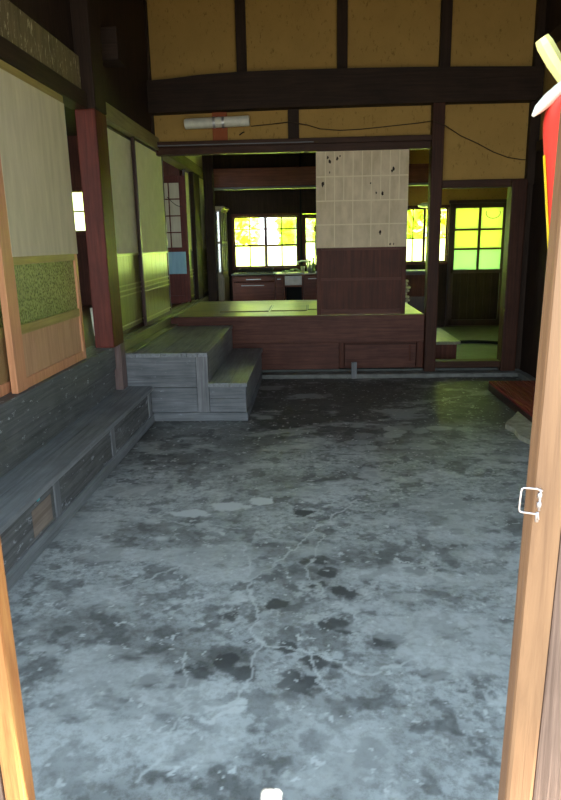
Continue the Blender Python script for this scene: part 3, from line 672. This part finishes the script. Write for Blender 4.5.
# glazed cabinet
gc = thing('glazed_cabinet', 'tall glazed cupboard with a cornice at left of the kitchen window', 'cabinet', (-1.5, 10.6, .06))
x0, x1, y0, y1 = -1.595, -1.37, 10.26, 10.94
GRN = wood('cabinet_wood', lin(110, 98, 70), lin(150, 138, 104), 'z', .4, .5)
w = MB(); w.box(x0, x1, y0, y1, .06, 1.02, .003); w.box(x0, x0+.02, y0, y1, 1.02, 2.0); w.box(x0, x1, y0, y1, 1.98, 2.0); w.build('body', GRN, gc)
w = MB(); w.box(x0, x1+.05, y0-.05, y1, 2.03, 2.06, .004); w.box(x0, x1+.02, y0-.02, y1, 2.0, 2.03, .004); w.build('cornice', GRN, gc)
w = MB()
for x in (x0+.02, (x0+x1)/2, x1-.02): w.box(x-.014, x+.014, y0, y0+.02, 1.02, 1.98)
w.box(x0, x1, y0, y0+.02, 1.02, 1.06); w.box(x0, x1, y0, y0+.02, 1.5, 1.53)
for i in range(4): w.box(x1-.02, x1, y0+.22*i, y0+.22*i+.03, 1.02, 1.98)
w.box(x1-.02, x1, y0, y1, 1.02, 1.06); w.box(x1-.02, x1, y0, y1, 1.5, 1.53)
w.build('door_frame', GRN, gc)
w = MB(); w.box(x0+.02, x1-.01, y0+.008, y0+.012, 1.06, 1.98); w.box(x1-.012, x1-.008, y0+.02, y1, 1.06, 1.98); w.build('glass_pane', glass('cabinet_glass', (.9, .95, .85, 1), .25, .3, .12), gc)
w = MB()
for i in range(3): w.box(x1, x1+.012, y0+.02+i*.22, y0+.21+i*.22, .12, .96, .003)
w.box(x0+.03, x1-.03, y0-.012, y0, .7, .98, .003); w.build('lower_door', GRN, gc)

# ------------------------------------------------------------------ right side of the hall floor
mt = thing('duckboard', 'dark red slatted duckboard on the floor against the right wall', 'duckboard', (2.05, 5.8, 0))
w = MB()
for i in range(12): w.box(1.80+i*.041, 1.80+i*.041+.033, 4.75, 6.42, .075, .10, .003)
w.build('slat', W_MAT, mt)
w = MB()
for y in (4.85, 5.4, 5.95, 6.36): MB().box(1.818, 2.285, y-.03, y+.03, .002, .075, .003).build('runner', W_MAT, mt)
MB().box(1.798, 1.816, 4.75, 6.42, .002, .0745, .003).build('side_board', W_STILE, mt)
pl = [(1.79, 5.45), (1.70, 5.28), (1.62, 5.16), (1.57, 5.06), (1.60, 4.92), (1.585, 4.76), (1.66, 4.5), (1.79, 4.45)]
tag(MB().prism(pl, 'z', .0, .04).build('stone_slab', STONE), 'broken grey stone slab on the floor in front of the duckboard', 'stone')

# ------------------------------------------------------------------ entrance: door leaves, extinguisher
YD = .85
d2 = thing('door_2', 'right hand wooden entrance door leaf with bright planed edge and wire latch', 'door', (.5, YD+.02, 0), kind='structure')
tl = Matrix.Translation((.306, 0, .8)) @ Matrix.Rotation(math.radians(.7), 4, 'Y') @ Matrix.Translation((-.306, 0, -.8))
MB().box(.306, .349, YD, YD+.04, .0, 2.1, .006).build('edge_strip', W_NEW, d2, tilt=tl)
w = MB()
for i in range(6): w.box(.350+i*.1, .448+i*.1, YD+.004, YD+.036, .02, 2.1, .004)
w.build('board', W_WEATH, d2, tilt=tl)
lt = MB(); y = YD-.012
P = [(.318, YD-.004, 1.152), (.318, y, 1.152), (.310, y, 1.155), (.293, y, 1.1565), (.2905, y, 1.155), (.2895, y, 1.150), (.2885, y, 1.126), (.2895, y, 1.122), (.293, y, 1.1205), (.310, y, 1.118), (.315, y, 1.116), (.316, y, 1.110), (.316, YD-.004, 1.105)]
lt.tube(P, .0014, 8); TL = Matrix.Translation((-.002, 0, .010)); lo = lt.build('latch', ZINC, d2, smooth=True, tilt=TL)
w = MB()
for z in (1.143, 1.129): w.lathe([(0, z-.0045), (.0028, z-.004), (.0034, z), (.0028, z+.004), (0, z+.0045)], .3175, YD-.006, 10)
w.tube([(.316, YD-.006, 1.118), (.3155, YD-.007, 1.104)], .0025, 8); w.tube([(.318, YD-.006, 1.15), (.318, YD-.006, 1.12)], .0018, 8)
w.build('staple', ZINC, lo, smooth=True, tilt=TL)
d3 = thing('door_3', 'left hand wooden entrance door leaf with orange edge at lower left corner', 'door', (-.7, YD+.02, 0), kind='structure')
MB().box(-.513, -.4795, YD, YD+.04, .0, 2.1, .006).build('edge_strip', wood('orange_planed_edge', lin(138, 84, 44), lin(172, 122, 70), 'z', .5, .4, fine=60, along=4, blotch=.4), d3)
w = MB()
for i in range(5): w.box(-.615-i*.1, -.517-i*.1, YD+.004, YD+.036, .02, 2.1, .004)
w.build('board', W_WEATH, d3)
w = MB(); w.box(-1.7, 2.4, YD-.02, YD+.06, 2.1, 2.22, .005); struct('trim_19', w, W_SOOTX)
w = MB(); w.box(-1.8, 2.5, YD, YD+.05, 2.75, 4.3); struct('wall_front', w, PLASTER)
w = MB(); w.box(-1.8, 2.5, YD-.01, YD+.06, -.05, .0); struct('trim_20', w, W_SOOTX)
ex = thing('fire_extinguisher', 'red fire extinguisher with yellow label edge hanging behind the right door', 'fire extinguisher', (.41, .968, 1.28))
cx, cy, r = .409, .968, .068
T = Matrix.Translation((cx, cy, 1.55)) @ Matrix.Rotation(math.radians(-7.4), 4, 'Y') @ Matrix.Translation((-cx, -cy, -1.55))
MB().lathe([(0, 1.28), (r*.9, 1.28), (r, 1.295), (r, 1.650), (r*.985, 1.665), (r*.94, 1.678), (r*.85, 1.688), (r*.7, 1.697), (r*.45, 1.705), (.02, 1.712), (0, 1.713)], cx, cy, 40).build('cylinder', RED, ex, smooth=True, tilt=T)
w = MB(); seg = 14; ring = []
for z in (1.465, 1.622):
    ring.append([w.bm.verts.new((cx+(r+.0012)*math.cos(a), cy+(r+.0012)*math.sin(a), z)) for a in [math.radians(120+(178-120)*k/seg) for k in range(seg+1)]])
for k in range(seg): w.bm.faces.new((ring[0][k], ring[0][k+1], ring[1][k+1], ring[1][k]))
w.build('label', YELLOW, ex, tilt=T)
MB().lathe([(.018, 1.712), (.022, 1.73), (.022, 1.765), (.012, 1.77), (0, 1.77)], cx, cy, 16).build('valve', METAL, ex, smooth=True, tilt=T)
w = MB(); w.tube([(.392, cy, 1.738), (.366, cy, 1.714), (.345, cy, 1.696), (.330, cy, 1.684), (.317, cy, 1.672), (.3095, cy, 1.663)], [.010, .012, .0125, .012, .009, .003], 14, flat=.75); w.build('carry_handle', LEVERW, ex, smooth=True)
w = MB(); w.tube([(.314, cy, 1.760), (.319, cy, 1.752), (.334, cy, 1.730), (.350, cy, 1.709), (.368, cy, 1.712), (.388, cy, 1.738)], [.012, .0145, .0145, .014, .012, .008], 8, flat=.75); w.build('squeeze_lever', LEVERY, ex)
w = MB(); w.box(cx-.03, cx+.03, .892, .902, 1.60, 1.66, .002); w.build('hanger', METAL, ex)

# ------------------------------------------------------------------ garden beyond the windows
def bush(cx, cy, w_, d_, h, seed, label):
    rnd = random.Random(seed)
    t = thing('garden_bush', label, 'bush', (cx, cy, -.06), 'bushes behind the house')
    m = MB()
    for i in range(2600):
        u, v = rnd.uniform(0, 6.283), rnd.uniform(-.95, 1)
        k = (1-v*v)**.5; rr = rnd.uniform(.75, 1.05)
        p = Vector((cx+w_*k*math.cos(u)*rr, cy+d_*k*math.sin(u)*rr, -.06+h*.5+h*.47*v*rr))
        if p.z < .02: continue
        a = Vector((rnd.gauss(0, 1), rnd.gauss(0, 1), rnd.gauss(0, 1))).normalized(); b = a.orthogonal().normalized(); s_ = rnd.uniform(.10, .20)
        vs = [m.bm.verts.new(p+a*s_), m.bm.verts.new(p+b*s_*.5), m.bm.verts.new(p-a*s_), m.bm.verts.new(p-b*s_*.5)]
        m.bm.faces.new(vs)
    m.build('foliage', LEAF, t)
    MB().tube([(cx, cy, -.06), (cx, cy, h*.6)], [.09, .05], 8).build('stem', BARK, t)
bush(-2.0, 14.6, .8, .9, 3.6, 1, 'bright green bush behind the left half of the kitchen window')
bush(.15, 14.7, .8, .9, 3.9, 2, 'bright green bush behind the kitchen window beside the screen')
bush(2.3, 14.6, .8, .9, 3.5, 3, 'bright green bush behind the far right window')
bush(4.45, 14.6, .8, .9, 3.8, 4, 'bright green bush behind the frosted passage door')
bush(-4.6, 13.4, 1.2, .9, 3.6, 5, 'bright green bush behind the left room window')

# ------------------------------------------------------------------ light
wd = bpy.data.worlds.new('sky'); SC.world = wd; wd.use_nodes = True
nt = wd.node_tree; nt.nodes.clear()
out = nt.nodes.new('ShaderNodeOutputWorld'); bg = nt.nodes.new('ShaderNodeBackground')
tc = nt.nodes.new('ShaderNodeTexCoord'); sx = nt.nodes.new('ShaderNodeSeparateXYZ'); rp = nt.nodes.new('ShaderNodeValToRGB')
nt.links.new(tc.outputs['Generated'], sx.inputs[0]); nt.links.new(sx.outputs['Z'], rp.inputs[0])
e = rp.color_ramp.elements; e[0].position = 0.0; e[0].color = (.86, .96, 1.0, 1); e[1].position = .7; e[1].color = (.58, .80, .98, 1)
nt.links.new(rp.outputs[0], bg.inputs[0]); bg.inputs[1].default_value = 1.0; nt.links.new(bg.outputs[0], out.inputs[0])
sl = bpy.data.lights.new('sun', 'SUN'); sl.energy = 26.0; sl.angle = .005; sl.color = (1, .94, .8)
so = bpy.data.objects.new('sun', sl); COL.objects.link(so)
so.rotation_euler = SUN.to_track_quat('-Z', 'Y').to_euler()
def portal(name, loc, rot, sx_, sy_):
    l = bpy.data.lights.new(name, 'AREA'); l.shape = 'RECTANGLE'; l.size = sx_; l.size_y = sy_; l.cycles.is_portal = True
    o = bpy.data.objects.new(name, l); COL.objects.link(o); o.location = loc; o.rotation_euler = rot
portal('door_portal', (.35, YD-.05, 1.38), (math.radians(90), 0, 0), 4.2, 2.8)

# ------------------------------------------------------------------ camera
def cam():
    p, yw, r = [math.radians(a) for a in (13.83, 2.81, 1.13)]
    f = Vector((-math.sin(yw)*math.cos(p), math.cos(yw)*math.cos(p), -math.sin(p))); rt = Vector((math.cos(yw), math.sin(yw), 0)); dn = f.cross(rt)
    r2 = math.cos(r)*rt+math.sin(r)*dn; d2 = -math.sin(r)*rt+math.cos(r)*dn
    c = bpy.data.cameras.new('camera'); c.sensor_width = 36; c.sensor_fit = 'AUTO'; c.lens = 640/800*36; c.clip_start = .05
    o = bpy.data.objects.new('camera', c); COL.objects.link(o)
    M = Matrix((r2, -d2, -f)).transposed().to_4x4(); M.translation = (0, 0, 1.5); o.matrix_world = M
    SC.camera = o
cam()
vs = SC.view_settings; vs.view_transform = 'Standard'; vs.look = 'None'; vs.gamma = 1; vs.use_curve_mapping = False; vs.exposure = 2.58
cy_ = SC.cycles; cy_.use_denoising = True; cy_.max_bounces = 10; cy_.diffuse_bounces = 5; cy_.glossy_bounces = 4; cy_.transparent_max_bounces = 12; cy_.sample_clamp_indirect = 6
